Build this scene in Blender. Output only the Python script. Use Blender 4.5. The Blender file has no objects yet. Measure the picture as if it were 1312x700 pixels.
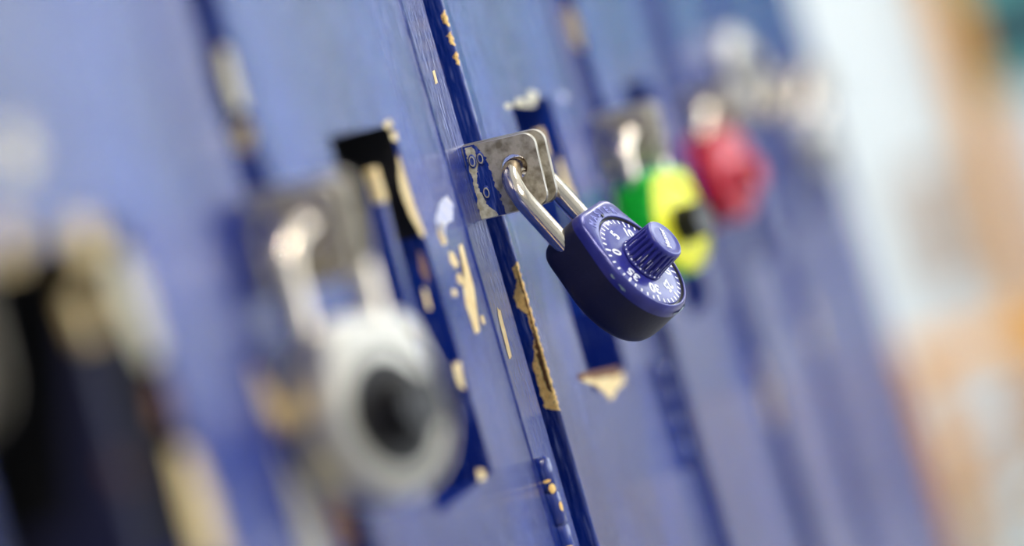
import bpy, bmesh, math, random
from mathutils import Vector, Matrix, noise
random.seed(4)
C = bpy.context.scene.collection
PI = math.pi

# ------------------------------------------------------------------ camera
F = 4020.0                     # focal length in pixels of a 1312 wide frame
P = 0.305                      # pitch of the lockers
H = 0.95                       # height of the hasps
Z0 = 1.18
B = math.atan(818 / F)         # heading of the camera off the row
PITCH = math.atan(129 / F)
R0 = Vector((math.sin(B), -math.cos(B), 0))
FW = Vector((math.cos(B), math.sin(B), 0))
CAM = Vector((0, 0, H)) - FW * Z0 + R0 * (3.5 / F * Z0)
fwd = (FW * math.cos(PITCH) - Vector((0, 0, 1)) * math.sin(PITCH)).normalized()
upv = R0.cross(fwd).normalized()
ca, sa = .961, .2765
CX = (R0 * ca - upv * sa).normalized()
CY = (R0 * sa + upv * ca).normalized()
CZ = CX.cross(CY).normalized()
cam = bpy.data.cameras.new('camera')
co = bpy.data.objects.new('camera', cam); C.objects.link(co)
M3 = Matrix((CX, CY, CZ)).transposed()
co.matrix_world = Matrix.Translation(CAM) @ M3.to_4x4()
cam.lens = F / 1312 * 36; cam.sensor_width = 36; cam.clip_start = .02
cam.dof.use_dof = True
cam.dof.focus_distance = 1.150
cam.dof.aperture_fstop = (cam.lens / 1000) / .038
bpy.context.scene.camera = co

def ray(px, py):
    return ((px - 656) / F * CX - (py - 350) / F * CY - CZ)
def at_depth(px, py, d): return CAM + ray(px, py) * d
def on_y(px, py, y):
    r = ray(px, py); return CAM + r * ((y - CAM.y) / r.y)
def on_x(px, py, x):
    r = ray(px, py); return CAM + r * ((x - CAM.x) / r.x)

# ------------------------------------------------------------------ materials
def lin(r, g, b):
    f = lambda c: (c / 255 / 12.92) if c <= 10 else ((c / 255 + .055) / 1.055) ** 2.4
    return (f(r), f(g), f(b), 1)
def mat(name, col, rough=.5, metal=0., var=None, vscale=30, bump=0, bscale=(300, 300, 300), coat=0, rvar=0, thr=(.35, .65), spec=.5):
    m = bpy.data.materials.new(name); m.use_nodes = True
    nt = m.node_tree; N = nt.nodes; L = nt.links
    b = N['Principled BSDF']
    b.inputs['Base Color'].default_value = col
    b.inputs['Roughness'].default_value = rough
    b.inputs['Metallic'].default_value = metal
    b.inputs['Coat Weight'].default_value = coat
    b.inputs['Coat Roughness'].default_value = .16
    b.inputs['Specular IOR Level'].default_value = spec
    tc = N.new('ShaderNodeTexCoord')
    def nz(scale, detail=4):
        mp = N.new('ShaderNodeMapping'); L.new(tc.outputs['Object'], mp.inputs[0])
        mp.inputs['Scale'].default_value = scale if isinstance(scale, tuple) else (scale,) * 3
        t = N.new('ShaderNodeTexNoise'); t.inputs['Scale'].default_value = 1
        t.inputs['Detail'].default_value = detail
        L.new(mp.outputs[0], t.inputs['Vector']); return t.outputs[0]
    if var:
        r = N.new('ShaderNodeValToRGB')
        r.color_ramp.elements[0].position = thr[0]; r.color_ramp.elements[1].position = thr[1]
        r.color_ramp.elements[0].color = col; r.color_ramp.elements[1].color = var
        L.new(nz(vscale), r.inputs[0]); L.new(r.outputs[0], b.inputs['Base Color'])
    if rvar:
        mr = N.new('ShaderNodeMapRange'); L.new(nz((90, 90, 14), 6), mr.inputs[0])
        mr.inputs[1].default_value = .3; mr.inputs[2].default_value = .7
        mr.inputs[3].default_value = max(.02, rough - rvar); mr.inputs[4].default_value = rough + rvar
        L.new(mr.outputs[0], b.inputs['Roughness'])
    if bump:
        bp = N.new('ShaderNodeBump'); bp.inputs['Strength'].default_value = bump
        bp.inputs['Distance'].default_value = .001
        L.new(nz(bscale, 5), bp.inputs['Height']); L.new(bp.outputs[0], b.inputs['Normal']); L.new(bp.outputs[0], b.inputs['Coat Normal'])
    return m

def door_paint():
    m = mat('locker_paint', lin(22, 28, 104), .2, bump=.6, bscale=(480, 480, 120), rvar=.09, coat=.28)
    nt = m.node_tree; N = nt.nodes; L = nt.links; b = N['Principled BSDF']
    tc = N.new('ShaderNodeTexCoord')
    # worn, slightly chalky patches and fine vertical scratches
    def noise_n(sc, det):
        mp = N.new('ShaderNodeMapping'); mp.inputs['Scale'].default_value = sc
        L.new(tc.outputs['Object'], mp.inputs[0])
        t = N.new('ShaderNodeTexNoise'); t.inputs['Scale'].default_value = 1; t.inputs['Detail'].default_value = det
        L.new(mp.outputs[0], t.inputs['Vector']); return t
    a = noise_n((14, 14, 9), 6)
    r = N.new('ShaderNodeValToRGB')
    r.color_ramp.elements[0].position = .4; r.color_ramp.elements[0].color = lin(6, 30, 108)
    r.color_ramp.elements[1].position = .68; r.color_ramp.elements[1].color = lin(16, 52, 146)
    L.new(a.outputs[0], r.inputs[0])
    s = noise_n((900, 900, 60), 3)
    r2 = N.new('ShaderNodeValToRGB')
    r2.color_ramp.elements[0].position = .58; r2.color_ramp.elements[0].color = (0, 0, 0, 1)
    r2.color_ramp.elements[1].position = .74; r2.color_ramp.elements[1].color = (1, 1, 1, 1)
    L.new(s.outputs[0], r2.inputs[0])
    mu = N.new('ShaderNodeMath'); mu.operation = 'MULTIPLY'; mu.inputs[1].default_value = .5
    L.new(r2.outputs[0], mu.inputs[0])
    mx = N.new('ShaderNodeMix'); mx.data_type = 'RGBA'
    L.new(mu.outputs[0], mx.inputs[0]); L.new(r.outputs[0], mx.inputs[6]); mx.inputs[7].default_value = lin(135, 150, 205)
    L.new(mx.outputs[2], b.inputs['Base Color'])
    return m

PAINT = door_paint()
INNER = mat('locker_inside', lin(22, 24, 60), .7)
PRIMER = mat('bare_primer', lin(222, 204, 156), .65, var=lin(210, 176, 116), vscale=260)
GOLD = mat('yellow_primer', lin(252, 214, 136), .6, var=lin(240, 190, 104), vscale=500)
RUST_AND_SHADE = mat('rust_and_hole_shade', lin(120, 74, 36), .8, var=lin(70, 42, 26), vscale=400)  # real rust, also the painted shade in the rear hasp hole
SCUFF = mat('scuffed_paint', lin(150, 160, 205), .6, var=lin(205, 200, 200), vscale=300)
STEEL = mat('hasp_steel', lin(190, 180, 160), .45, .45, var=lin(128, 118, 98), vscale=240, bump=.25, bscale=(500, 500, 500), thr=(.42, .66))
STEELEDGE = mat('hasp_steel_edge', lin(215, 210, 200), .3, .9)
CREAM = mat('worn_undercoat', lin(214, 208, 186), .55, var=lin(170, 160, 132), vscale=500)
CHROME = mat('shackle_chrome', lin(228, 214, 194), .13, 1, bump=.05, bscale=(200, 200, 900))
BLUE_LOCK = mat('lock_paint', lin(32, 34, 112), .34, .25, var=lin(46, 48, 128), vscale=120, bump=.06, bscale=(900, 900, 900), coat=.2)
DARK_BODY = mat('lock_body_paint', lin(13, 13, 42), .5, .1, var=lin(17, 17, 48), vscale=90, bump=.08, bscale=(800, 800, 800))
WHITE = mat('white_marks', lin(238, 238, 245), .5)
KNOBBLUE = mat('knob_blue', lin(40, 42, 132), .3, bump=.05, bscale=(800, 800, 800), coat=.2)
BLACK = mat('black_plastic', lin(24, 22, 22), .35)
DIAL_SLOT_BLACK = mat('black_dial_slot_shade', lin(22, 20, 22), .6)
STAINLESS = mat('stainless', lin(200, 196, 186), .4, .7, bump=.05, bscale=(300, 300, 300))
GREEN = mat('green_plastic', lin(8, 190, 40), .4)
YELLOW = mat('yellow_dial', lin(240, 238, 40), .45)
RED = mat('red_paint', lin(190, 8, 36), .3)
PINK_GLINT = mat('pink_dial_highlight', lin(225, 110, 130), .35)  # pink dial colour stands in for a highlight on the red lock
WALLW = mat('white_wall_paint', lin(232, 237, 238), .7, var=lin(226, 232, 236), vscale=2)
FLOORM = mat('floor_vinyl', lin(172, 172, 168), .3, var=lin(160, 160, 158), vscale=3)
CEILM = mat('ceiling_white', lin(225, 225, 222), .8)
WOOD = mat('orange_wood', lin(222, 156, 40), .45, var=lin(206, 138, 34), vscale=12)
TEAL = mat('teal_paint', lin(88, 158, 156), .5, var=lin(70, 140, 140), vscale=4)
DTEAL = mat('dark_teal', lin(24, 70, 78), .5)
BROWN = mat('notice_cork', lin(190, 168, 150), .8, var=lin(176, 150, 130), vscale=20)
PALEB = mat('pale_blue_board', lin(205, 216, 236), .6)
def emis(name, col, s):
    m = bpy.data.materials.new(name); m.use_nodes = True
    b = m.node_tree.nodes['Principled BSDF']
    b.inputs['Base Color'].default_value = (.9, .9, .9, 1)
    b.inputs['Emission Color'].default_value = col; b.inputs['Emission Strength'].default_value = s
    return m
LAMP = emis('lamp_diffuser', (1, .96, .9, 1), 17)

DULL = mat('dull_stainless', lin(150, 148, 146), .42, .7)
NAVY = mat('navy_reflected_door', lin(20, 26, 62), .7)
KICK = mat('pale_grey_laminate', lin(200, 202, 206), .5)
# ------------------------------------------------------------------ mesh helpers
class MB:
    def __init__(s): s.bm = bmesh.new()
    def poly(s, pts, mi=0, smooth=False):
        f = s.bm.faces.new([s.bm.verts.new(Vector(p)) for p in pts]); f.material_index = mi; f.smooth = smooth; return f
    def box(s, lo, hi, mi=0, bev=0):
        x0, y0, z0 = lo; x1, y1, z1 = hi
        v = [s.bm.verts.new(p) for p in ((x0,y0,z0),(x1,y0,z0),(x1,y1,z0),(x0,y1,z0),(x0,y0,z1),(x1,y0,z1),(x1,y1,z1),(x0,y1,z1))]
        fs = [s.bm.faces.new([v[i] for i in q]) for q in ((0,3,2,1),(4,5,6,7),(0,1,5,4),(1,2,6,5),(2,3,7,6),(3,0,4,7))]
        for f in fs: f.material_index = mi
        if bev:
            es = list({e for f in fs for e in f.edges})
            r = bmesh.ops.bevel(s.bm, geom=es, offset=bev, segments=3, profile=.5, affect='EDGES')
            for f in r['faces']: f.material_index = mi
        return v
    def rings(s, rings, mi=0, smooth=True, cap0=True, cap1=True, mis=None, closed=True):
        rows = [[s.bm.verts.new(Vector(p)) for p in r] for r in rings]
        n = len(rows[0])
        for i in range(len(rows) - 1):
            for j in range(n if closed else n - 1):
                k = (j + 1) % n
                f = s.bm.faces.new((rows[i][j], rows[i][k], rows[i+1][k], rows[i+1][j]))
                f.smooth = smooth; f.material_index = mis[i] if mis else mi
        if cap0: f = s.bm.faces.new(list(reversed(rows[0]))); f.material_index = mis[0] if mis else mi
        if cap1: f = s.bm.faces.new(rows[-1]); f.material_index = mis[-1] if mis else mi
        return rows
    def tube(s, path, r, n=20, mi=0, caps=True):
        path = [Vector(p) for p in path]; out = []
        t0 = (path[1] - path[0]).normalized()
        nrm = t0.orthogonal().normalized()
        for i, p in enumerate(path):
            t = (path[min(i+1, len(path)-1)] - path[max(i-1, 0)]).normalized()
            nrm = (nrm - t * nrm.dot(t)).normalized(); bn = t.cross(nrm)
            rr = r[i] if isinstance(r, (list, tuple)) else r
            out.append([p + (nrm * math.cos(a) + bn * math.sin(a)) * rr for a in [2*PI*k/n for k in range(n)]])
        s.rings(out, mi, True, caps, caps)
    def prism(s, outline, lo, hi, axis, mi=0, side=None):
        # outline = 2-D polygon; extruded along axis
        def v(u, w, t):
            return {'x': (t, u, w), 'y': (u, t, w), 'z': (u, w, t)}[axis]
        s.rings([[v(u, w, lo) for u, w in outline], [v(u, w, hi) for u, w in outline]], mi, False)
    def build(s, name, mats, parent=None, matrix=None, autosmooth=None):
        bmesh.ops.recalc_face_normals(s.bm, faces=s.bm.faces)
        me = bpy.data.meshes.new(name); s.bm.to_mesh(me); s.bm.free()
        for m in (mats if isinstance(mats, (list, tuple)) else [mats]): me.materials.append(m)
        o = bpy.data.objects.new(name, me); C.objects.link(o)
        if parent: o.parent = parent
        if matrix is not None: o.matrix_local = matrix
        return o
def empty(name, loc=(0,0,0), label=None, cat=None, group=None):
    o = bpy.data.objects.new(name, None); C.objects.link(o); o.location = loc; o.empty_display_size = .02
    if label: o['label'] = label
    if cat: o['category'] = cat
    if group: o['group'] = group
    return o
def structure(o): o['kind'] = 'structure'; return o

def ragged(pts, amp=.0006, step=.0012, seed=0, closed=True):
    """ragged version of a 3-D outline in a plane"""
    pts = [Vector(p) for p in pts]; c = sum(pts, Vector()) / len(pts)
    nrm = Vector()
    for i in range(len(pts)): nrm += (pts[i] - c).cross(pts[(i+1) % len(pts)] - c)
    nrm.normalize(); out = []
    for i in range(len(pts)):
        a, b = pts[i], pts[(i+1) % len(pts)]
        d = b - a; n = max(1, int(d.length / step)); side = nrm.cross(d).normalized() if d.length > 0 else Vector()
        for k in range(n):
            p = a + d * k / n
            q = p * 900 + Vector((seed * 3.1, seed, 0))
            out.append(p + side * (noise.noise(q) + .6 * noise.noise(q * 2.7)) * amp)
    return out
def blob(c, u, v, ru, rv, seed, n=28, rag=.25):
    out = []
    for k in range(n):
        a = 2 * PI * k / n
        q = 1 + rag * (noise.noise(Vector((math.cos(a) * 1.6 + seed * 7.3, math.sin(a) * 1.6, seed))) * 1.6)
        out.append(Vector(c) + Vector(u) * (ru * math.cos(a) * q) + Vector(v) * (rv * math.sin(a) * q))
    return out
def tri_poly(mb, pts, mi):
    f = mb.poly(pts, mi); bmesh.ops.triangulate(mb.bm, faces=[f])

def text_mesh(txt, size, extrude=.0001, offset=0.0, space=1.0):
    cu = bpy.data.curves.new('t', 'FONT'); cu.body = txt; cu.size = size; cu.extrude = extrude
    cu.offset = offset; cu.align_x = 'CENTER'; cu.align_y = 'CENTER'; cu.space_character = space
    o = bpy.data.objects.new('t', cu); C.objects.link(o)
    bpy.context.view_layer.update()
    me = bpy.data.meshes.new_from_object(o.evaluated_get(bpy.context.evaluated_depsgraph_get()))
    bpy.data.objects.remove(o); bpy.data.curves.remove(cu)
    return me
def add_text(mb, txt, size, M, mi, offset=0.0, extrude=.0001, space=1.0):
    me = text_mesh(txt, size, extrude, offset, space)
    n0 = len(mb.bm.faces); nv = len(mb.bm.verts)
    mb.bm.from_mesh(me); mb.bm.verts.ensure_lookup_table(); mb.bm.faces.ensure_lookup_table()
    for v in mb.bm.verts[nv:]: v.co = M @ v.co
    for f in mb.bm.faces[n0:]: f.material_index = mi
    bpy.data.meshes.remove(me)

# ------------------------------------------------------------------ lockers
TOP, BOT, DEPTH = 1.78, .08, .38
YD, YS = -.003, 0.0            # door face, strip face
PX0, PX1 = .268 * P, .562 * P   # pocket
PZ0, PZ1 = H - .096, H + .025
DW = .8 * P                    # door width
GAP = .013

LABELS = {
 -3: 'blue metal locker at the very left edge of the row, nearest the viewer',
 -2: 'very blurred near blue locker with a pocket blackened for its shade and scraped beige pocket edge',
 -1: 'blue metal locker between the silver dial padlock and the sharp blue one',
  0: 'blue locker behind the sharp blue padlock, a yellow and brown scrape down its door edge',
  1: 'blue metal locker with the green and yellow padlock on its left edge',
  2: 'blurred blue locker with the red padlock on its left edge',
  3: 'blurred blue locker with the tipped-up silver padlock on its left edge',
  4: 'farthest blue locker, at the end of the row beside the white wall',
}
def make_locker(k):
    PX0, PZ1 = (globals()['PX0'] - .17*P, globals()['PZ1'] - .012) if k == -2 else (globals()['PX0'], globals()['PZ1'])
    x0 = k * P
    L = empty('locker', (x0, 0, 0), LABELS[k], 'locker', 'row of blue lockers')
    last = (k == 4)
    dw = DW if not last else .62 * P
    # carcass: strip left of the door plus the case behind
    mb = MB()
    # front strip with softly rounded right lip and a crease near its left edge
    sx0, sx1 = -.2 * P + .0006, -GAP
    prof = [(sx0, DEPTH*0 + .02), (sx0, YS + .0008), (sx0 + .0008, YS)]
    prof += [(sx1 - .0016, YS), (sx1 - .0006, YS + .0005), (sx1, YS + .0018), (sx1, .03), (sx1 - .0012, .03), (sx1 - .0012, .0035), (sx0 + .002, .0035), (sx0 + .002, .02)]
    mb.prism(prof, BOT, TOP, 'z', 0)
    # gutter behind the gap, side, back, top, bottom
    mb.box((-GAP - .001, .028, BOT), (.004, .030, TOP), 0)
    rx = dw
    mb.box((-.2*P + .001, .005, BOT), (-.2*P + .0025, DEPTH, TOP), 0)
    mb.box((rx - .003, .012, BOT), (rx - .0012, DEPTH, TOP), 0)
    mb.box((-.2*P + .001, DEPTH - .002, BOT), (rx - .001, DEPTH, TOP), 1)
    mb.box((-.2*P + .001, .005, TOP - .002), (rx - .001, DEPTH, TOP), 0)
    mb.box((-.2*P + .001, .005, BOT), (rx - .001, DEPTH, BOT + .002), 0)
    mb.box((-.2*P + .006, .02, 0), (rx - .006, DEPTH - .02, BOT), 0)
    if last: mb.box((rx, -.002, BOT), (rx + .0015, DEPTH, TOP), 0)
    chips = CH_STRIP.get(k, [])
    for i, (pts, mi) in enumerate(chips): tri_poly(mb, pts, mi)
    mb.build('cabinet', [PAINT, INNER, PRIMER, RUST_AND_SHADE, SCUFF, CREAM, GOLD], L)
    # door: folded sheet, swept in z bands round the pocket hole
    mb = MB(); t = .0016
    def arc(cx, cy, r, a0, a1, n=5): return [(cx + r*math.cos(a0+(a1-a0)*i/n), cy + r*math.sin(a0+(a1-a0)*i/n)) for i in range(n+1)]
    r = .0016
    outer_l = [(0, .026)] + arc(r, YD - .0011 + r, r, PI, 1.5*PI) + [(.017, YD)]
    outer_r = arc(dw - .001 - .0034, YD + .0034, .0034, 1.5*PI, 2*PI, 8) + [(dw - .001, .010)]
    inner = [(dw - .001 - t, .010), (dw - .001 - t, YD + t), (t, YD + t), (t, .026)]
    zb = [BOT + .004, PZ0, PZ1, TOP - .004]
    mb.prism(outer_l + outer_r + inner, zb[0], zb[1], 'z')
    mb.prism(outer_l + outer_r + inner, zb[2], zb[3], 'z')
    mb.prism(outer_l + [(PX0, YD), (PX0, YD + t), (t, YD + t), (t, .026)], zb[1], zb[2], 'z')
    mb.prism([(PX1, YD)] + outer_r + [(dw - .001 - t, .010), (dw - .001 - t, YD + t), (PX1, YD + t)], zb[1], zb[2], 'z')
    for pts, mi in CH_DOOR.get(k, []): tri_poly(mb, pts, mi)
    mb.box((dw - .0062, YD - .0005, zb[0]), (dw - .0050, YD + .0005, zb[3]), 0)
    if k == 0:
        za, zb = on_x(655, 338, 0).z, on_x(706, 530, 0).z
        w_ = lerp([(0, .0002), (.03, .0026), (.12, .0022), (.2, .0046), (.28, .0048), (.34, .0020), (.5, .0018), (.58, .0030), (.68, .0052), (.85, .0054), (.96, .0050), (1, .0002)])
        b0_ = lerp([(0, .0008), (.3, .0006), (.5, .0008), (.9, .0010), (1, .0010)]); b1_ = lerp([(0, .0009), (.12, .0013), (.3, .0012), (.45, .0016), (.7, .0028), (.84, .0024), (.88, .0010), (1, .0010)])
        worn_edge(mb, za, zb, w_, lambda f: (b0_(f), b1_(f)), 3)
        for (p0, p1, q0, q1, sd) in ((565, 570, 14, 36, 1), (572, 577, 42, 60, 7), (579, 583, 68, 88, 12)):
            worn_edge(mb, on_x(p0, q0, 0).z, on_x(p1, q1, 0).z, lerp([(0, .0004), (.2, .0018), (.7, .0016), (1, .0003)]), lambda f: (.0013, .0014), sd)
    mb.build('door', [PAINT, INNER, PRIMER, RUST_AND_SHADE, SCUFF, CREAM, GOLD], L)
    # pocket: pressed cup, open at its top into the dark locker
    mb = MB(); d = .024; tt = .0012; zt = PZ1 - .038 if k != -2 else PZ0 + .03
    for a in ((PX0 - tt, YD + t, PZ0), (PX1, YD + t, PZ0)):
        mb.box(a, (a[0] + tt, d, zt), 0)
    mb.box((PX0, YD + t, PZ0 - tt), (PX1, d, PZ0), 0)
    mb.box((PX0 - tt, d, PZ0 - tt), (PX1 + tt, d + tt, zt), 0)
    # shroud round the latch slot; black walls stand for its shade
    mb.box((PX0 - tt, YD + t, zt), (PX0, .09, PZ1), 1); mb.box((PX1, YD + t, zt), (PX1 + tt, .09, PZ1), 1)
    mb.box((PX0 - tt, YD + t, PZ1), (PX1 + tt, .09, PZ1 + tt), 1); mb.box((PX0 - tt, .09, zt - tt), (PX1 + tt, .09 + tt, PZ1 + tt), 1)
    mb.box((PX0 - tt, d + tt, zt - tt), (PX1 + tt, .09, zt), 1)
    mb.build('handle_pocket', [PAINT, DIAL_SLOT_BLACK if k < 0 else PAINT], L)  # nearer lockers: shade of the deep slot put into black walls
    # lift latch in the pocket
    mb = MB(); lx = PX1 - .50 * (PX1 - globals()['PX0'])
    mb.prism([(-.0015, PZ0 + .030), (.010, PZ0 + .030), (.012, PZ0 + .050), (-.0005, PZ1 - .016), (-.0035, PZ1 - .013), (-.0035, PZ1 - .022), (-.0025, PZ0 + .05)], lx - .004, lx + .004, 'x', 0)
    mb.box((lx - .0042, -.0040, PZ1 - .024), (lx + .0042, -.0008, PZ1 - .0125), 1, .0006)
    mb.box((lx - .0035, .004, PZ0 + .034), (lx + .0035, .0245, PZ0 + .046), 0, .0006)
    mb.box((lx - .0042, -.0026, PZ0 + .052), (lx + .0042, .0002, PZ0 + .059), 2, .0006)
    mb.build('lift_latch', [PAINT if k != -2 else INNER, PRIMER, RUST_AND_SHADE], L)
    # hinges: three barrels, each with its knuckles
    if not last:
        for hz in (H - .103, H + .62, H - .72):
            mb = MB(); rr = .0034; n = 4; hl = .0495
            for j in range(n):
                za, zbb = hz - hl*j/n, hz - hl*(j+1)/n + .0007
                prof = [(rr*.9, za), (rr, za - .0003), (rr, zbb + .0003), (rr*.9, zbb)]
                cx, cy = DW + .0012, YD - .0012
                rows = mb.rings([[(cx + q*math.cos(2*PI*i/24), cy + q*math.sin(2*PI*i/24), z) for i in range(24)] for q, z in prof], 0, False)
            for f_ in mb.bm.faces: f_.smooth = abs(f_.normal.z) < .3
            mb.tube([(cx, cy, hz + .0008), (cx, cy, hz - hl - .0005)], .0026, 16, 0)
            mb.box((cx - .010, YD - .0004, hz - hl), (cx - .002, YD + .0004, hz), 0)
            if k == -1 and hz == H - .103:
                for (px, py, off, sx, sy, sd) in ((697, 629, .0014, .0013, .0017, 1), (689, 620, .0002, .0015, .0006, 2), (709, 652, .0026, .0008, .0018, 3), (716, 705, .0014, .0014, .0005, 4), (710, 709, -.0004, .0012, .0003, 5)):
                    zc = on_x(px, py, k*P + cx - .003).z; pts = []
                    a0 = PI + .2 + math.asin(max(-.95, min(.95, off/rr)))
                    for q in blob((0, 0, 0), (1, 0, 0), (0, 0, 1), sx, sy, sd, 18, .15):
                        a = a0 + q.x/rr
                        pts.append((cx + (rr + .0002)*math.cos(a), cy + (rr + .0002)*math.sin(a), zc + q.z))
                    cc = (cx + (rr + .0003)*math.cos(a0), cy + (rr + .0003)*math.sin(a0), zc)
                    for i in range(18): mb.poly([cc, pts[i], pts[(i+1) % 18]], 1)
            mb.build('hinge', [PAINT, GOLD], L)
    # hasp plates
    hasp(L, k)
    return L

def rounded(y_out, y_in, z0, z1, r, n=6):
    pts = [(y_in, z0), (y_in, z1)]
    pts = [(y_in, z1), (y_in, z0)]
    for i in range(n + 1): a = -PI/2 - i * PI/2 / n; pts.append((y_out + r + r*math.cos(a), z0 + r + r*math.sin(a)))
    for i in range(n + 1): a = PI - i * PI/2 / n; pts.append((y_out + r + r*math.cos(a), z1 - r + r*math.sin(a)))
    return pts
HASP_Z0, HASP_Z1 = H - .0153, H + .0128
HOLE_L = (-.0172, H + .0010)
SAG = math.radians(3)          # the plates have been bent down a little
HOLE = (HOLE_L[0]*math.cos(SAG) - (HOLE_L[1] - H)*math.sin(SAG), H + HOLE_L[0]*math.sin(SAG) + (HOLE_L[1] - H)*math.cos(SAG))
SAGM = Matrix.Translation((0, 0, H)) @ Matrix.Rotation(SAG, 4, 'X') @ Matrix.Translation((0, 0, -H))
def plate(mb, y_out, y_in, x0, x1, hole, hr, r, zz=(HASP_Z0, HASP_Z1), bev=.0005, hole_shade=2):
    out = rounded(y_out, y_in, zz[0], zz[1], r, 8)
    n = 96; ring_o = []; c = Vector(hole)
    # outer outline sampled by angle from the hole centre
    for j in range(n):
        a = 2*PI*j/n; d = Vector((math.cos(a), math.sin(a))); best = 1
        for i in range(len(out)):
            p, q = Vector(out[i]), Vector(out[(i+1) % len(out)]); e = q - p
            den = d.x*e.y - d.y*e.x
            if abs(den) < 1e-12: continue
            w = p - c; tt = (w.x*e.y - w.y*e.x)/den; uu = (w.x*d.y - w.y*d.x)/den
            if tt > 0 and -1e-6 <= uu <= 1.000001: best = min(best, tt)
        ring_o.append((c + d*best, d))
    def R(off, x): return [(x, (p - d*off).x, (p - d*off).y) for p, d in ring_o]
    def Hh(rad, x): return [(x, c.x + rad*math.cos(2*PI*j/n), c.y + rad*math.sin(2*PI*j/n)) for j in range(n)]
    mb.rings([Hh(hr, x1 - bev), Hh(hr, x0 + bev*.6), Hh(hr + bev*.6, x0), R(bev, x0), R(0, x0 + bev), R(0, x1 - bev), R(bev, x1), Hh(hr + bev, x1), Hh(hr, x1 - bev)],
             0, False, False, False, mis=[hole_shade, 0, 0, 1, 0, 1, 0, hole_shade, hole_shade])  # hole walls get a dark material in place of the shade inside
def hasp(L, k):
    mb = MB(); xf = -.0215
    plate(mb, -.0272, .0012, xf, xf + .0024, HOLE_L, .0048, .0048)
    zz0, zz1 = HASP_Z0, HASP_Z1; e = .00008
    # painted root of the plate with a ragged border, worn cream patch along its foot
    def strip(fa, fb, mi, off, za, zb, nseg=60):
        rows = []
        for i in range(nseg + 1):
            f = i / nseg; z = za + (zb - za)*f; rows.append(((xf - off, fa(f), z), (xf - off, fb(f), z)))
        for i in range(nseg):
            mb.poly([rows[i][0], rows[i][1], rows[i+1][1], rows[i+1][0]], mi)
    nn = lambda a, b, c: noise.noise(Vector((a, b, c)))
    strip(lambda f: -.0066 - .0040*f + .0012*nn(f*9, k*3.3, 1) + .0008*nn(f*26, k, 5) + .0004*nn(f*70, k, 9) + (.011*(.2 - f) if f < .2 else 0), lambda f: .0002, 2, e, zz1 - .0002, zz0 + .0002)
    strip(lambda f: min(-.0014, -.0034 - .0010*math.sin(f*9) + .0016*nn(f*7, k*5.3, 8) + .0006*nn(f*33, k, 3) - (.0035*(f - .84)/.16 if f > .84 else 0)),
          lambda f: -.0002 - max(0, .0006 + .0009*nn(f*8, k, 2) + .0004*nn(f*40, k, 4)), 3, 2*e, zz1 - .0008, zz0 + .0003)
    hp = mb.build('hasp_plate', [STEEL, STEELEDGE, PAINT, CREAM], L, SAGM); hp['label'] = 'steel front hasp plate with blue painted root'
    for (ry, rz) in ((-.0024, .0066), (-.0056, .0070), (-.0050, -.0058)):
        mb = MB(); q = [(.0001, .0021), (.0005, .0020), (.0008, .0015), (.0009, .0011), (.0006, .0008), (.0006, .0004)]
        mb.rings([[(xf - a, ry + .72*b*math.cos(2*PI*i/24), H + rz + 1.3*b*math.sin(2*PI*i/24)) for i in range(24)] for a, b in q], 0, True, False, True, mis=[0, 0, 1, 0, 0])
        mb.build('rivet', [PAINT, CREAM, STEEL], hp)
    mb = MB()
    plate(mb, -.0300, .012, xf + .0055, xf + .008, (HOLE_L[0] - .0005, HOLE_L[1] - .0008), .0068, .005, (HASP_Z0 + .0005, HASP_Z1 + .0006))
    b = mb.build('hasp_plate', [STEEL, STEELEDGE, RUST_AND_SHADE], L, SAGM); b['label'] = 'longer bare steel hasp plate behind the front one'

# ---- chips, given as outlines on the painted faces (traced once, stored in locker coordinates)
CH_STRIP, CH_DOOR = {}, {}
EPS = .00014
def loc(p, k): return Vector((p.x - k*P, p.y, p.z))
def strip_chip(k, pxs, mi=2, amp=.0005, y=YS, into=CH_STRIP, owner=None):
    kk = owner if owner is not None else k
    pts = [loc(on_y(a, b, y - EPS), kk) for a, b in pxs]
    into.setdefault(kk, []).append((ragged(pts, amp, .0015, seed=len(into.get(kk, []))), mi))
def edge_chip(k, pxs, mi=2, amp=.0003, e=EPS):
    pts = [loc(on_x(a, b, k*P - e), k) for a, b in pxs]
    CH_DOOR.setdefault(k, []).append((ragged(pts, amp, .0009, seed=len(CH_DOOR.get(k, []))), mi))
# the left door's pocket side and the strip
f = lambda pxs, mi=2, amp=.0006: strip_chip(-1, pxs, mi, amp, YD, CH_DOOR, -1)
f([(588,315),(592,312),(600,340),(608,372),(612,405),(615,425),(609,428),(604,410),(597,392),(594,372),(596,352)], 2)
f([(575,323),(580,322),(588,338),(584,345),(577,336)], 2)
f([(585,352),(590,351),(595,362),(592,366),(586,361)], 2)
f([(578,371),(584,370),(587,379),(580,380)], 2)
f([(563,258),(572,250),(581,262),(580,282),(571,290),(570,310),(564,306),(558,282)], 4, .001)
f([(561,285),(567,288),(573,312),(568,315),(561,300)], 2)
f([(616,405),(619,404),(622,413),(620,417),(617,412)], 2)
f([(509,196),(513,205),(520,236),(532,268),(545,300),(541,304),(526,276),(513,240)], 2, .001)
f([(536,322),(541,326),(549,350),(548,362),(541,352)], 3, .001)
f([(541,368),(546,372),(553,398),(548,398)], 2, .001)
f([(491,160),(499,152),(503,160),(497,166)], 2); f([(500,170),(508,168),(510,182),(503,180)], 2)
f([(581,466),(590,464),(592,482),(596,500),(588,496),(583,480)], 2, .001)
f([(611,600),(621,603),(622,614),(614,618)], 2)
g = lambda pxs, mi=2, amp=.0004: strip_chip(0, pxs, mi, amp, YS, CH_STRIP, 0)
g([(637,394),(641,398),(648,425),(656,458),(652,460),(646,436),(639,408)], 2, .0006)
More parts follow.
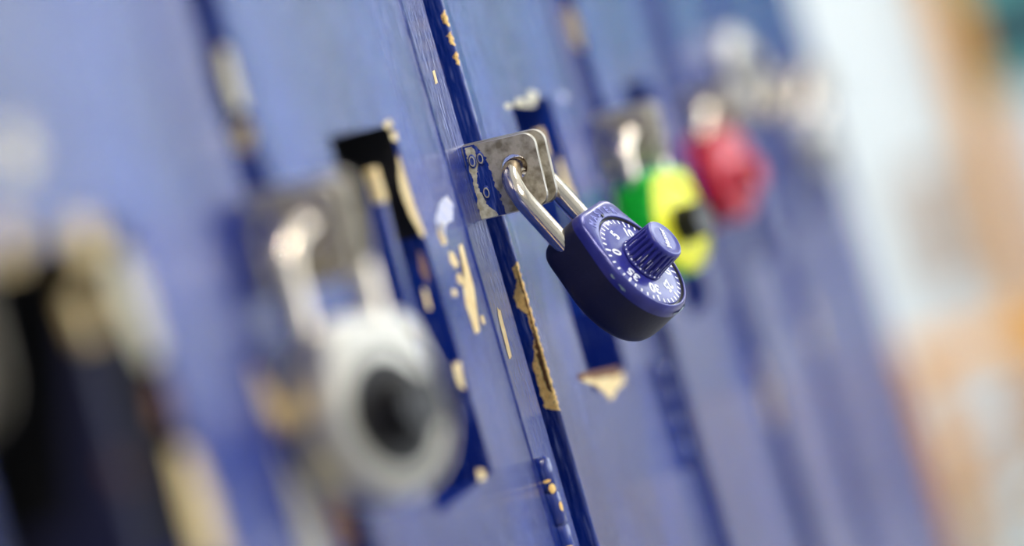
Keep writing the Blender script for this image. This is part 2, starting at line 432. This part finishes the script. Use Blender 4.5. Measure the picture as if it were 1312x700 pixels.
g([(554,91),(557,90),(561,106),(558,108)], 2)
# next locker: crumbs over the pocket, bare lower lip
h = lambda pxs, mi=2, amp=.0006: strip_chip(0, pxs, mi, amp, YD, CH_DOOR, 0)
for cx, cy, a, b in ((651,136,5,4), (666,131,6,6), (682,124,7,8), (672,135,16,2.5)):
    h([(cx + a*math.cos(t*PI/6), cy + b*math.sin(t*PI/6)) for t in range(12)], 5, .0004)
h([(740,480),(760,476),(784,473),(794,470),(797,480),(784,484),(760,486),(742,487)], 3, .0007)
h([(742,487),(760,485),(786,483),(799,478),(800,490),(790,500),(784,514),(776,506),(772,496),(756,492)], 2, .0008)
h([(716,120),(722,118),(727,128),(721,130)], 4)
h([(714,200),(719,206),(736,252),(744,282),(738,282),(724,248)], 2)
j = lambda k, pxs, mi=2: edge_chip(k, pxs, mi, .0008)
# blurred scrapes: gap edge below the silver lock, near pocket edge, far doors
st = lambda pxs, mi=2: strip_chip(-1, pxs, mi, .001, YS, CH_STRIP, -1)
st([(306,472),(326,470),(350,500),(372,530),(380,552),(366,560),(340,530),(322,505)], 2)
st([(330,560),(352,566),(368,600),(392,640),(412,690),(420,730),(396,730),(372,680),(346,630)], 5)
st([(376,500),(398,520),(420,580),(440,640),(456,700),(436,706),(412,650),(388,580)], 3)
e2 = lambda pxs, mi=5: strip_chip(-2, pxs, mi, .0015, YD, CH_DOOR, -2)
e2([(140,315),(168,330),(186,380),(206,450),(190,468),(168,420),(148,370)])
e2([(196,490),(216,500),(222,540),(206,548)], 3)
e2([(222,570),(246,580),(270,640),(292,720),(262,724),(244,660)], 2)
e2([(90,280),(120,282),(134,320),(112,336),(88,318)], 2)
e2([(-10,285),(22,285),(30,330),(6,340),(-14,325)], 2)
e2([(0,165),(26,158),(44,200),(30,232),(2,225)], 5)
fe = lambda pxs, mi=5: strip_chip(-1, pxs, mi, .001, YD, CH_DOOR, -1)
fe([(282,62),(296,60),(312,110),(318,140),(304,142),(292,110)])
for k, (cx, cy, rz) in {1: (726, 30, .010), 2: (958, 505, .02), 3: (1025, 415, .02)}.items():
    p = on_x(cx, cy, k*P - EPS); 
    if k == 1: p = on_x(738, 34, k*P - EPS)
    q = loc(p, k)
    CH_DOOR.setdefault(k, []).append((blob((q.x, YD + .003, q.z), (0,1,0), (0,0,1), .003, rz, k), 2))
pq = loc(on_x(272, 95, -P - EPS), -1)
CH_DOOR[-1].append((blob((-EPS, .000, pq.z), (0,1,0), (0,0,1), .0025, .007, 9), 3))
pq = loc(on_x(308, 175, -P - EPS), -1)
CH_DOOR[-1].append((blob((-EPS, .000, pq.z), (0,1,0), (0,0,1), .003, .0045, 11), 2))

def worn_edge(mb, z0, z1, wf, bf, seed, gold=6, rust=3, dz=.00035, dy=.00016, ymax=.0062):
    """bare metal along the folded left edge of a door, following its rounded corner"""
    r = .0016; yc = YD - .0011
    def S(d):
        if d < r: return (r - math.sqrt(max(0, r*r - (r - d)**2)) - .00012, yc + d - .00008)
        return (-.00012, yc + d)
    nz, ny = int(abs(z1 - z0)/dz), int(ymax/dy)
    for i in range(nz):
        f = (i + .5)/nz; za = z0 + (z1 - z0)*i/nz; zb = z0 + (z1 - z0)*(i+1)/nz; zc = (za + zb)/2
        for j in range(ny):
            d = (j + .5)*dy
            n1 = noise.noise(Vector((d*900, zc*500, seed))); n2 = noise.noise(Vector((d*2200, zc*1500, seed + 4)))
            w = wf(f) + n1*.0007 + n2*.0004
            if d > w or d < .0001 - n1*.0004: continue
            b0, b1 = bf(f)
            m = rust if (b0 + n2*.0004 < d < b1 + n1*.0006) or (n2 > .5) else gold
            (xa, ya), (xb, yb) = S(j*dy), S((j+1)*dy)
            mb.poly([(xa, ya, za), (xb, yb, za), (xb, yb, zb), (xa, ya, zb)], m)
def lerp(tab):
    def g_(f):
        for (a, va), (b, vb) in zip(tab, tab[1:]):
            if f <= b: return va + (vb - va)*(f - a)/(b - a)
        return tab[-1][1]
    return g_
for k in range(-3, 5): make_locker(k)

# ------------------------------------------------------------------ padlocks
def hull(points):
    pts = sorted(set(points)); 
    def half(ps):
        h = []
        for p in ps:
            while len(h) >= 2 and (h[-1][0]-h[-2][0])*(p[1]-h[-2][1]) - (h[-1][1]-h[-2][1])*(p[0]-h[-2][0]) <= 0: h.pop()
            h.append(p)
        return h
    a = half(pts); b = half(reversed(pts)); return a[:-1] + b[:-1]
NB = 120
def body_radius():
    pts = [(.0230*math.cos(2*PI*i/90), .0230*math.sin(2*PI*i/90)) for i in range(90)]
    for sx in (-1, 1):
        pts += [(sx*.0100 + .0075*math.cos(2*PI*i/40), .0200 + .0075*math.sin(2*PI*i/40)) for i in range(40)]
    h = hull(pts); rs = []
    for j in range(NB):
        a = 2*PI*j/NB; d = (math.cos(a), math.sin(a)); best = 0
        for i in range(len(h)):
            p, q = h[i], h[(i+1) % len(h)]; e = (q[0]-p[0], q[1]-p[1]); den = d[0]*e[1]-d[1]*e[0]
            if abs(den) < 1e-12: continue
            t = (p[0]*e[1]-p[1]*e[0])/den; u = (p[0]*d[1]-p[1]*d[0])/den
            if t > 0 and -1e-6 <= u <= 1.000001: best = max(best, t)
        rs.append(best)
    return rs
RS = body_radius()
def circ(r, z, n=NB): return [(r*math.cos(2*PI*i/n), r*math.sin(2*PI*i/n), z) for i in range(n)]
def outl(off, z): return [((RS[i]-off)*math.cos(2*PI*i/NB), (RS[i]-off)*math.sin(2*PI*i/NB), z) for i in range(NB)]
def mixr(r, f, off, z):
    return [((r*(1-f) + (RS[i]-off)*f)*math.cos(2*PI*i/NB), (r*(1-f) + (RS[i]-off)*f)*math.sin(2*PI*i/NB), z) for i in range(NB)]

TS = .0125
def padlock(mtx, label, mats, shackle_len=.033, zero=65, detail=True, split=9, rin=None):
    """mats: front, side, dial, knob, mark, shackle"""
    front, side, dialm, knobm, mark, shm = mats
    L = empty('padlock', (0,0,0), label, 'padlock', 'dial padlocks on the lockers')
    L.matrix_world = mtx
    mb = MB()
    R_ = [circ(.0206, -.0012), circ(.0206, 0), circ(.0208, .0003), circ(.0211, .0004), mixr(.0211, .35, .0012, .0003), mixr(.0211, .75, .0012, .0001),
          outl(.0010, -.0004), outl(.0004, -.0012), outl(.0001, -.0026), outl(0, -.0044), outl(0, -.009), outl(-.0001, -.0140), outl(.0002, -.0172),
          outl(.0009, -.0198), outl(.0022, -.0215), outl(.004, -.0223), outl(.008, -.0226), outl(.018, -.0227)]
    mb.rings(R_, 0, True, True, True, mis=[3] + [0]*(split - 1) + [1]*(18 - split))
    if detail:
        # lettering on the shoulder, following the dial
        txt = 'MASTER'
        for i, ch in enumerate(txt):
            a = math.radians(90 + 26 - i*52/5)
            M = Matrix.Translation((.0236*math.cos(a), .0236*math.sin(a), .0002)) @ Matrix.Rotation(a - PI/2, 4, 'Z') @ Matrix.Rotation(math.radians(-6), 4, 'X')
            add_text(mb, ch, .0044, M, 5, .00008, .0002)
        # small index notch
        mb.box((-.0006, .0211, .0003), (.0006, .0224, .0007), 3)
        # scuffs on the lower rim
        for i, (aa, rr, w, hh, sd) in enumerate(((-86, .0236, .0030, .0007, 3), (-74, .0238, .0016, .0006, 4), (-98, .0238, .0018, .0005, 5), (-92, .0241, .0022, .0004, 6), (176, .0236, .0011, .0003, 8), (190, .0237, .0015, .0003, 9))):
            a = math.radians(aa); pts = []
            for q in blob((0,0,0), (1,0,0), (0,1,0), w, hh, sd, 26, .9):
                th = a + q.x/.024; z = -.0022 + q.y * 1.2 - (.0004 if i % 2 else 0)
                rad = .0230 + .00022 - (.0004 if z > -.0012 else 0)
                pts.append((rad*math.cos(th), rad*math.sin(th), z))
            tri_poly(mb, pts, 4)
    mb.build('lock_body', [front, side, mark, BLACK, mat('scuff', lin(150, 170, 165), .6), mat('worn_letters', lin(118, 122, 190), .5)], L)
    # collars + shackle
    y0 = .012; yc = shackle_len - .0138
    path = [(-.0138, y0, -TS)]
    for i in range(9): path.append((-.0138, y0 + (yc - y0)*(i+1)/9, -TS))
    for i in range(1, 24): a = PI - PI*i/24; path.append((.0138*math.cos(a), yc + .0138*math.sin(a), -TS))
    for i in range(10): path.append((.0138, yc - (yc - y0)*i/9, -TS))
    mb = MB(); mb.tube(path, .0038, 24); mb.build('shackle', [shm], L)
    # dial
    mb = MB(); zt = -.0004
    mb.rings([circ(.0198, -.0011), circ(.0198, zt - .0002), circ(.0196, zt), circ(rin or .0150, zt + .0003), circ(.0110, zt + .0006), circ(.0106, zt + .0006)], 0, True, mis=[2, 2, 2, 0, 0] if rin else None)
    if detail:
        sl = math.atan(.0006/.0087)
        for i in range(40):
            a = math.radians(90 + zero - i*9); long = (i % 5 == 0)
            r1 = .0193; r0 = r1 - (.0027 if long else .0017); w = .00042 if long else .00036
            d = Vector((math.cos(a), math.sin(a), 0)); s_ = Vector((-d.y, d.x, 0))
            hz = lambda r: zt + (.0197 - r)*math.tan(sl) + .00008
            mb.poly([d*r0 - s_*w + Vector((0,0,hz(r0))), d*r1 - s_*w + Vector((0,0,hz(r1))), d*r1 + s_*w + Vector((0,0,hz(r1))), d*r0 + s_*w + Vector((0,0,hz(r0)))], 1)
            if long:
                rr = .0133
                M = Matrix.Translation((rr*math.cos(a), rr*math.sin(a), zt + .00045)) @ Matrix.Rotation(a - PI/2, 4, 'Z') @ Matrix.Rotation(-sl, 4, 'X')
                add_text(mb, str(i), .0058, M, 1, .00018, .00006)
    mb.build('dial', [dialm, mark, front], L)
    # knob: ribbed grip with domed cap
    mb = MB(); z0 = .0002
    n = NB*2; ribs = 24
    def kr(r, z, am): 
        out = []
        for i in range(n):
            t = 2*PI*i/n; s_ = math.cos(ribs*t); q = 1 if s_ > -.1 else (1 - am*min(1, (-.1 - s_)*2))
            out.append((r*q*math.cos(t), r*q*math.sin(t), z))
        return out
    prof = [(.0093, z0, 0), (.0093, z0+.0008, 0), (.0090, z0+.0012, .03), (.0089, z0+.0018, .14), (.0084, z0+.0095, .14), (.0083, z0+.0107, .06), (.0083, z0+.0115, 0),
            (.0081, z0+.0124, 0), (.0076, z0+.0129, 0), (.0070, z0+.0130, 0), (.0065, z0+.0127, 0), (.0050, z0+.0127, 0), (.0020, z0+.0127, 0)]
    mb.rings([kr(*p) for p in prof], 0, True)
    if detail:
        M = Matrix.Translation((0, 0, z0+.01285)) @ Matrix.Rotation(math.radians(zero), 4, 'Z')
        add_text(mb, 'Master', .0034, M, 1, .00005, .00008)
        for i in range(ribs):          # paint rubbed off the foot of the ribs
            if random.random() < .95:
                a = 2*PI*i/ribs; rr = .00905
                d = Vector((math.cos(a), math.sin(a), 0)); s_ = Vector((-d.y, d.x, 0)); w = .00042*random.uniform(.5, 1.2)
                c = d*(rr + .00012) + Vector((0, 0, z0 + .0013)); u = Vector((0, 0, 1))*.00025 - d*.0001
                mb.poly([c - s_*w - u, c + s_*w - u, c + s_*w + u, c - s_*w + u], 1)
        for i in range(ribs):          # and off some rib edges
            for sg in (-1, 1):
                if random.random() < .35:
                    a = 2*PI*(i + sg*.27)/ribs; za = random.uniform(.002, .005); zb = za + random.uniform(.001, .004); w = .00009
                    d = Vector((math.cos(a), math.sin(a), 0)); s_ = Vector((-d.y, d.x, 0))
                    q = lambda z: d*(.00900 - .0005*(z/.0077)) + Vector((0, 0, z0 + z))
                    mb.poly([q(za) - s_*w, q(za) + s_*w, q(zb) + s_*w, q(zb) - s_*w], 1)
    mb.build('dial_knob', [knobm, mark], L)
    return L

def hang(k, px, py, nx, ny, tilt, label, mats, detail=True, zero=65, split=9, rin=None):
    """a lock hung through the hasp holes of locker k: the shackle crown passes through the hole"""
    hole = Vector((k*P - .0195, HOLE[0], HOLE[1]))
    n = Vector((nx, ny, 0)).normalized(); st, ct = math.sin(math.radians(tilt)), math.cos(math.radians(tilt))
    N = CX*(n.x*st) + CY*(n.y*st) + CZ*ct
    r = ray(px, py)
    d = (hole.dot(N) + TS - CAM.dot(N)) / r.dot(N)
    c = CAM + r*d
    v = hole - (c - N*TS); U = v.normalized(); Rr = U.cross(N)
    m = Matrix((Rr, U, N)).transposed().to_4x4(); m.translation = c
    print('LOCK', k, 'L', round(v.length, 4), 'd', round(d, 3), 'y', [round((m @ Vector(q)).y, 4) for q in ((.024,0,-.021),(-.024,0,-.021),(0,-.024,-.021),(0,.024,-.021))], 'Ux', round(U.dot(CX), 2), round(U.dot(CY), 2), round(U.dot(CZ), 2))
    return padlock(m, label, mats, v.length, zero, detail, split, rin)
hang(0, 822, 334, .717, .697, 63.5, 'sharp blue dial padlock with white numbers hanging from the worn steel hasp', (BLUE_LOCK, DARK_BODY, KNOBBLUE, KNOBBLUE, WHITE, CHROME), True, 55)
hang(-1, 504, 528, .93, .36, 48, 'large blurred silver dial padlock with a black dial, nearest the viewer', (STAINLESS, STAINLESS, DIAL_SLOT_BLACK, BLACK, WHITE, CHROME), False, rin=.0158)
hang(1, 874, 288, .95, .30, 54, 'green padlock with a yellow dial and black knob', (YELLOW, GREEN, YELLOW, BLACK, BLACK, CHROME), False, split=5)
hang(2, 944, 227, .97, .25, 60, 'small blurred red padlock beyond the green and yellow one', (RED, RED, PINK_GLINT, RED, WHITE, CHROME), False, rin=.013)
hang(3, 952, 82, .97, .2, 66, 'blurred silver padlock tipped up above the hasp beyond the red padlock', (STAINLESS, STAINLESS, STAINLESS, DULL, WHITE, CHROME), False)
hang(4, 1052, 186, .97, .25, 66, 'farthest silver padlock, hanging at the end of the row beside the white wall', (DULL, DULL, STAINLESS, DULL, BLACK, CHROME), False)

# ------------------------------------------------------------------ the hallway
XE, YR, YL, ZC = 6.0, -2.3, .41, 2.7
def sbox(name, lo, hi, m):
    mb = MB(); mb.box(lo, hi); return structure(mb.build(name, [m]))
sbox('floor', (-3.2, YR, -.05), (XE, 1.2, 0), FLOORM)
sbox('ceiling', (-3.2, YR, ZC), (XE, 1.2, ZC + .05), CEILM)
sbox('wall_left', (-3.2, YL, 0), (1.9, YL + .08, ZC), WALLW)
sbox('wall_far_left', (1.82, 1.12, 0), (XE, 1.2, ZC), WALLW)
sbox('wall_end', (XE, YR, 0), (XE + .1, 1.2, ZC), WALLW)
# right wall; unseen window band added as a daylight source
mb = MB(); W0, W1, WZ0, WZ1 = .2, 4.8, .9, 2.3
mb.box((-3.2, YR - .1, 0), (W0, YR, ZC)); mb.box((W1, YR - .1, 0), (XE, YR, ZC))
mb.box((W0, YR - .1, 0), (W1, YR, WZ0)); mb.box((W0, YR - .1, WZ1), (W1, YR, ZC))
structure(mb.build('wall_right', [WALLW]))
mb = MB()
for i in range(5):
    x = W0 + (W1 - W0 - .05)*i/4; mb.box((x, YR - .08, WZ0), (x + .05, YR - .03, WZ1))
mb.box((W0, YR - .08, WZ0), (W1, YR - .03, WZ0 + .05)); mb.box((W0, YR - .08, WZ1 - .05), (W1, YR - .03, WZ1))
structure(mb.build('added_window', [WALLW]))

# wooden door at the end of the hall
def ex(px, py, x): return on_x(px, py, x)
jx = ex(1252, 160, XE).y
D = structure(empty('door_1', (XE, jx, 0)))
mb = MB(); mb.box((-.05, -.045, 0), (0, .03, 2.15)); mb.box((-.05, -.99, 0), (0, -.90, 2.15)); mb.box((-.05, -.90, 2.06), (0, -.045, 2.15))
mb.build('door_frame', [WOOD], D)
mb = MB(); mb.box((-.03, -.90, .0), (-.005, -.045, 2.06)); mb.build('door_leaf', [TEAL], D)
mb = MB(); mb.box((-.035, -.80, .86), (-.028, -.05, 1.03)); mb.build('door_plate', [DTEAL], D)
# notice board
p = ex(1203, 290, XE)
mb = MB(); mb.box((-.02, -.05, -.14), (0, .05, .14), 0, .002); o = mb.build('notice_board', [BROWN]); o.location = (XE, p.y, p.z)
o['label'] = 'blurred brown notice board on the white wall left of the wooden door frame'; o['category'] = 'notice board'
mb = MB(); mb.box((-.032, -.9, .02), (-.026, -.045, .8)); mb.build('added_kick_plate', [KICK], D)  # pale panel added low for the locker doors to reflect
D2 = structure(empty('added_dark_door', (XE, -.80, 0)))  # unseen dark door, added to darken reflections in the lockers
mb = MB(); mb.box((-.05, -.08, 0), (0, 0, 2.25)); mb.box((-.05, -1.10, 0), (0, -1.02, 2.25)); mb.box((-.05, -1.02, 2.16), (0, -.08, 2.25))
mb.build('door_frame', [WOOD], D2)
mb = MB(); mb.box((-.03, -1.02, .0), (-.005, -.08, 2.16)); mb.build('door_leaf', [NAVY], D2)
mb = MB(); mb.box((-.032, -1.0, .02), (-.026, -.10, .86)); mb.build('added_kick_plate', [KICK], D2)  # added too, brightens the lower part of those reflections
# bentwood chair near the door
def chair(px, py, x):
    p = ex(px, py, x); r = .13
    t = empty('wooden_stool', (x, p.y, 0), 'blurred light wood stool with an arched brace, low at the right edge', 'stool')
    t.rotation_euler = (0, 0, math.radians(8))
    zt = p.z
    mb = MB(); pts = [(0, -r*1.3, .42)] + [(0, r*1.3*math.cos(PI - PI*i/16)*1, zt - r + r*math.sin(PI*i/16)) for i in range(17)] + [(0, r*1.3, .42)]
    mb.tube(pts, .017, 12); mb.build('arched_brace', [WOOD], t)
    mb = MB(); mb.box((-.19, -.2, .42), (.2, .2, .45), 0, .01); mb.build('seat', [WOOD], t)
    for sx in (-.16, .17):
        for sy in (-.17, .17):
            mb = MB(); mb.tube([(sx, sy, .42), (sx*1.1, sy*1.1, 0)], [.018, .013], 10); mb.build('leg', [WOOD], t)
    mb = MB(); mb.tube([(-.165, -.18, .2), (-.165, .18, .2)], .009, 8); mb.build('stretcher', [WOOD], t)
    return t
chair(1325, 520, 4.3)

# lights: unseen ceiling panels and window daylight, added to light the hall
for i, x in enumerate((-1.3, .9, 3.1, 5.0)):
    t = empty('added_ceiling_light', (x, -1.0, ZC), 'added white ceiling light panel ' + ['behind the viewer', 'above the padlocks', 'in the middle of the hallway', 'by the end wall'][i], 'ceiling light', 'ceiling panels')
    mb = MB(); mb.box((-.6, -.15, -.03), (.6, .15, -.022)); mb.build('diffuser', [LAMP], t)
    mb = MB()
    mb.box((-.63, -.18, -.03), (-.6, .18, 0)); mb.box((.6, -.18, -.03), (.63, .18, 0)); mb.box((-.6, -.18, -.03), (.6, -.15, 0)); mb.box((-.6, .15, -.03), (.6, .18, 0))
    mb.build('frame', [CEILM], t)
def area(name, locn, rot, sx, sy, e, col=(1,1,1)):
    l = bpy.data.lights.new(name, 'AREA'); l.shape = 'RECTANGLE'; l.size = sx; l.size_y = sy; l.energy = e; l.color = col
    o = bpy.data.objects.new(name, l); C.objects.link(o); o.location = locn; o.rotation_euler = rot; return o
t = empty('added_highlight_spot', (-1.1, -1.3, ZC), 'small round ceiling spotlight added behind the viewer for shackle highlights', 'ceiling light')
mb = MB(); mb.rings([[(r_*math.cos(2*PI*i/32), r_*math.sin(2*PI*i/32), z) for i in range(32)] for r_, z in ((.075, 0), (.075, -.012), (.06, -.012), (.055, -.004))], 0, True, False, False); mb.build('trim_ring', [CEILM], t)
pl = bpy.data.lights.new('highlight_spot', 'SPOT'); pl.energy = 60; pl.shadow_soft_size = .05; pl.color = (1, .93, .82); pl.spot_size = 2.4; pl.spot_blend = .4
po = bpy.data.objects.new('highlight_spot', pl); C.objects.link(po); po.location = (-1.1, -1.3, ZC - .02)  # unseen spot added to put bright glints on the shackles
area('daylight', ((W0+W1)/2, YR - .02, (WZ0+WZ1)/2), (PI/2, 0, 0), W1 - W0, WZ1 - WZ0, 75, (.86, .93, 1))  # area lamp acting as daylight in the added window
sun = bpy.data.lights.new('sun', 'SUN'); sun.energy = 5; sun.angle = .01; sun.color = (1, .96, .9)
so = bpy.data.objects.new('sun', sun); C.objects.link(so)
so.rotation_euler = Vector((.25, .68, -.85)).to_track_quat('-Z', 'Y').to_euler()
w = bpy.data.worlds.new('w'); w.use_nodes = True; bpy.context.scene.world = w
w.node_tree.nodes['Background'].inputs[0].default_value = (.82, .9, 1, 1)
w.node_tree.nodes['Background'].inputs[1].default_value = .35
sc = bpy.context.scene
sc.view_settings.view_transform = 'Standard'; sc.view_settings.look = 'None'
sc.view_settings.gamma = 1; sc.view_settings.use_curve_mapping = False
sc.view_settings.exposure = 0.3
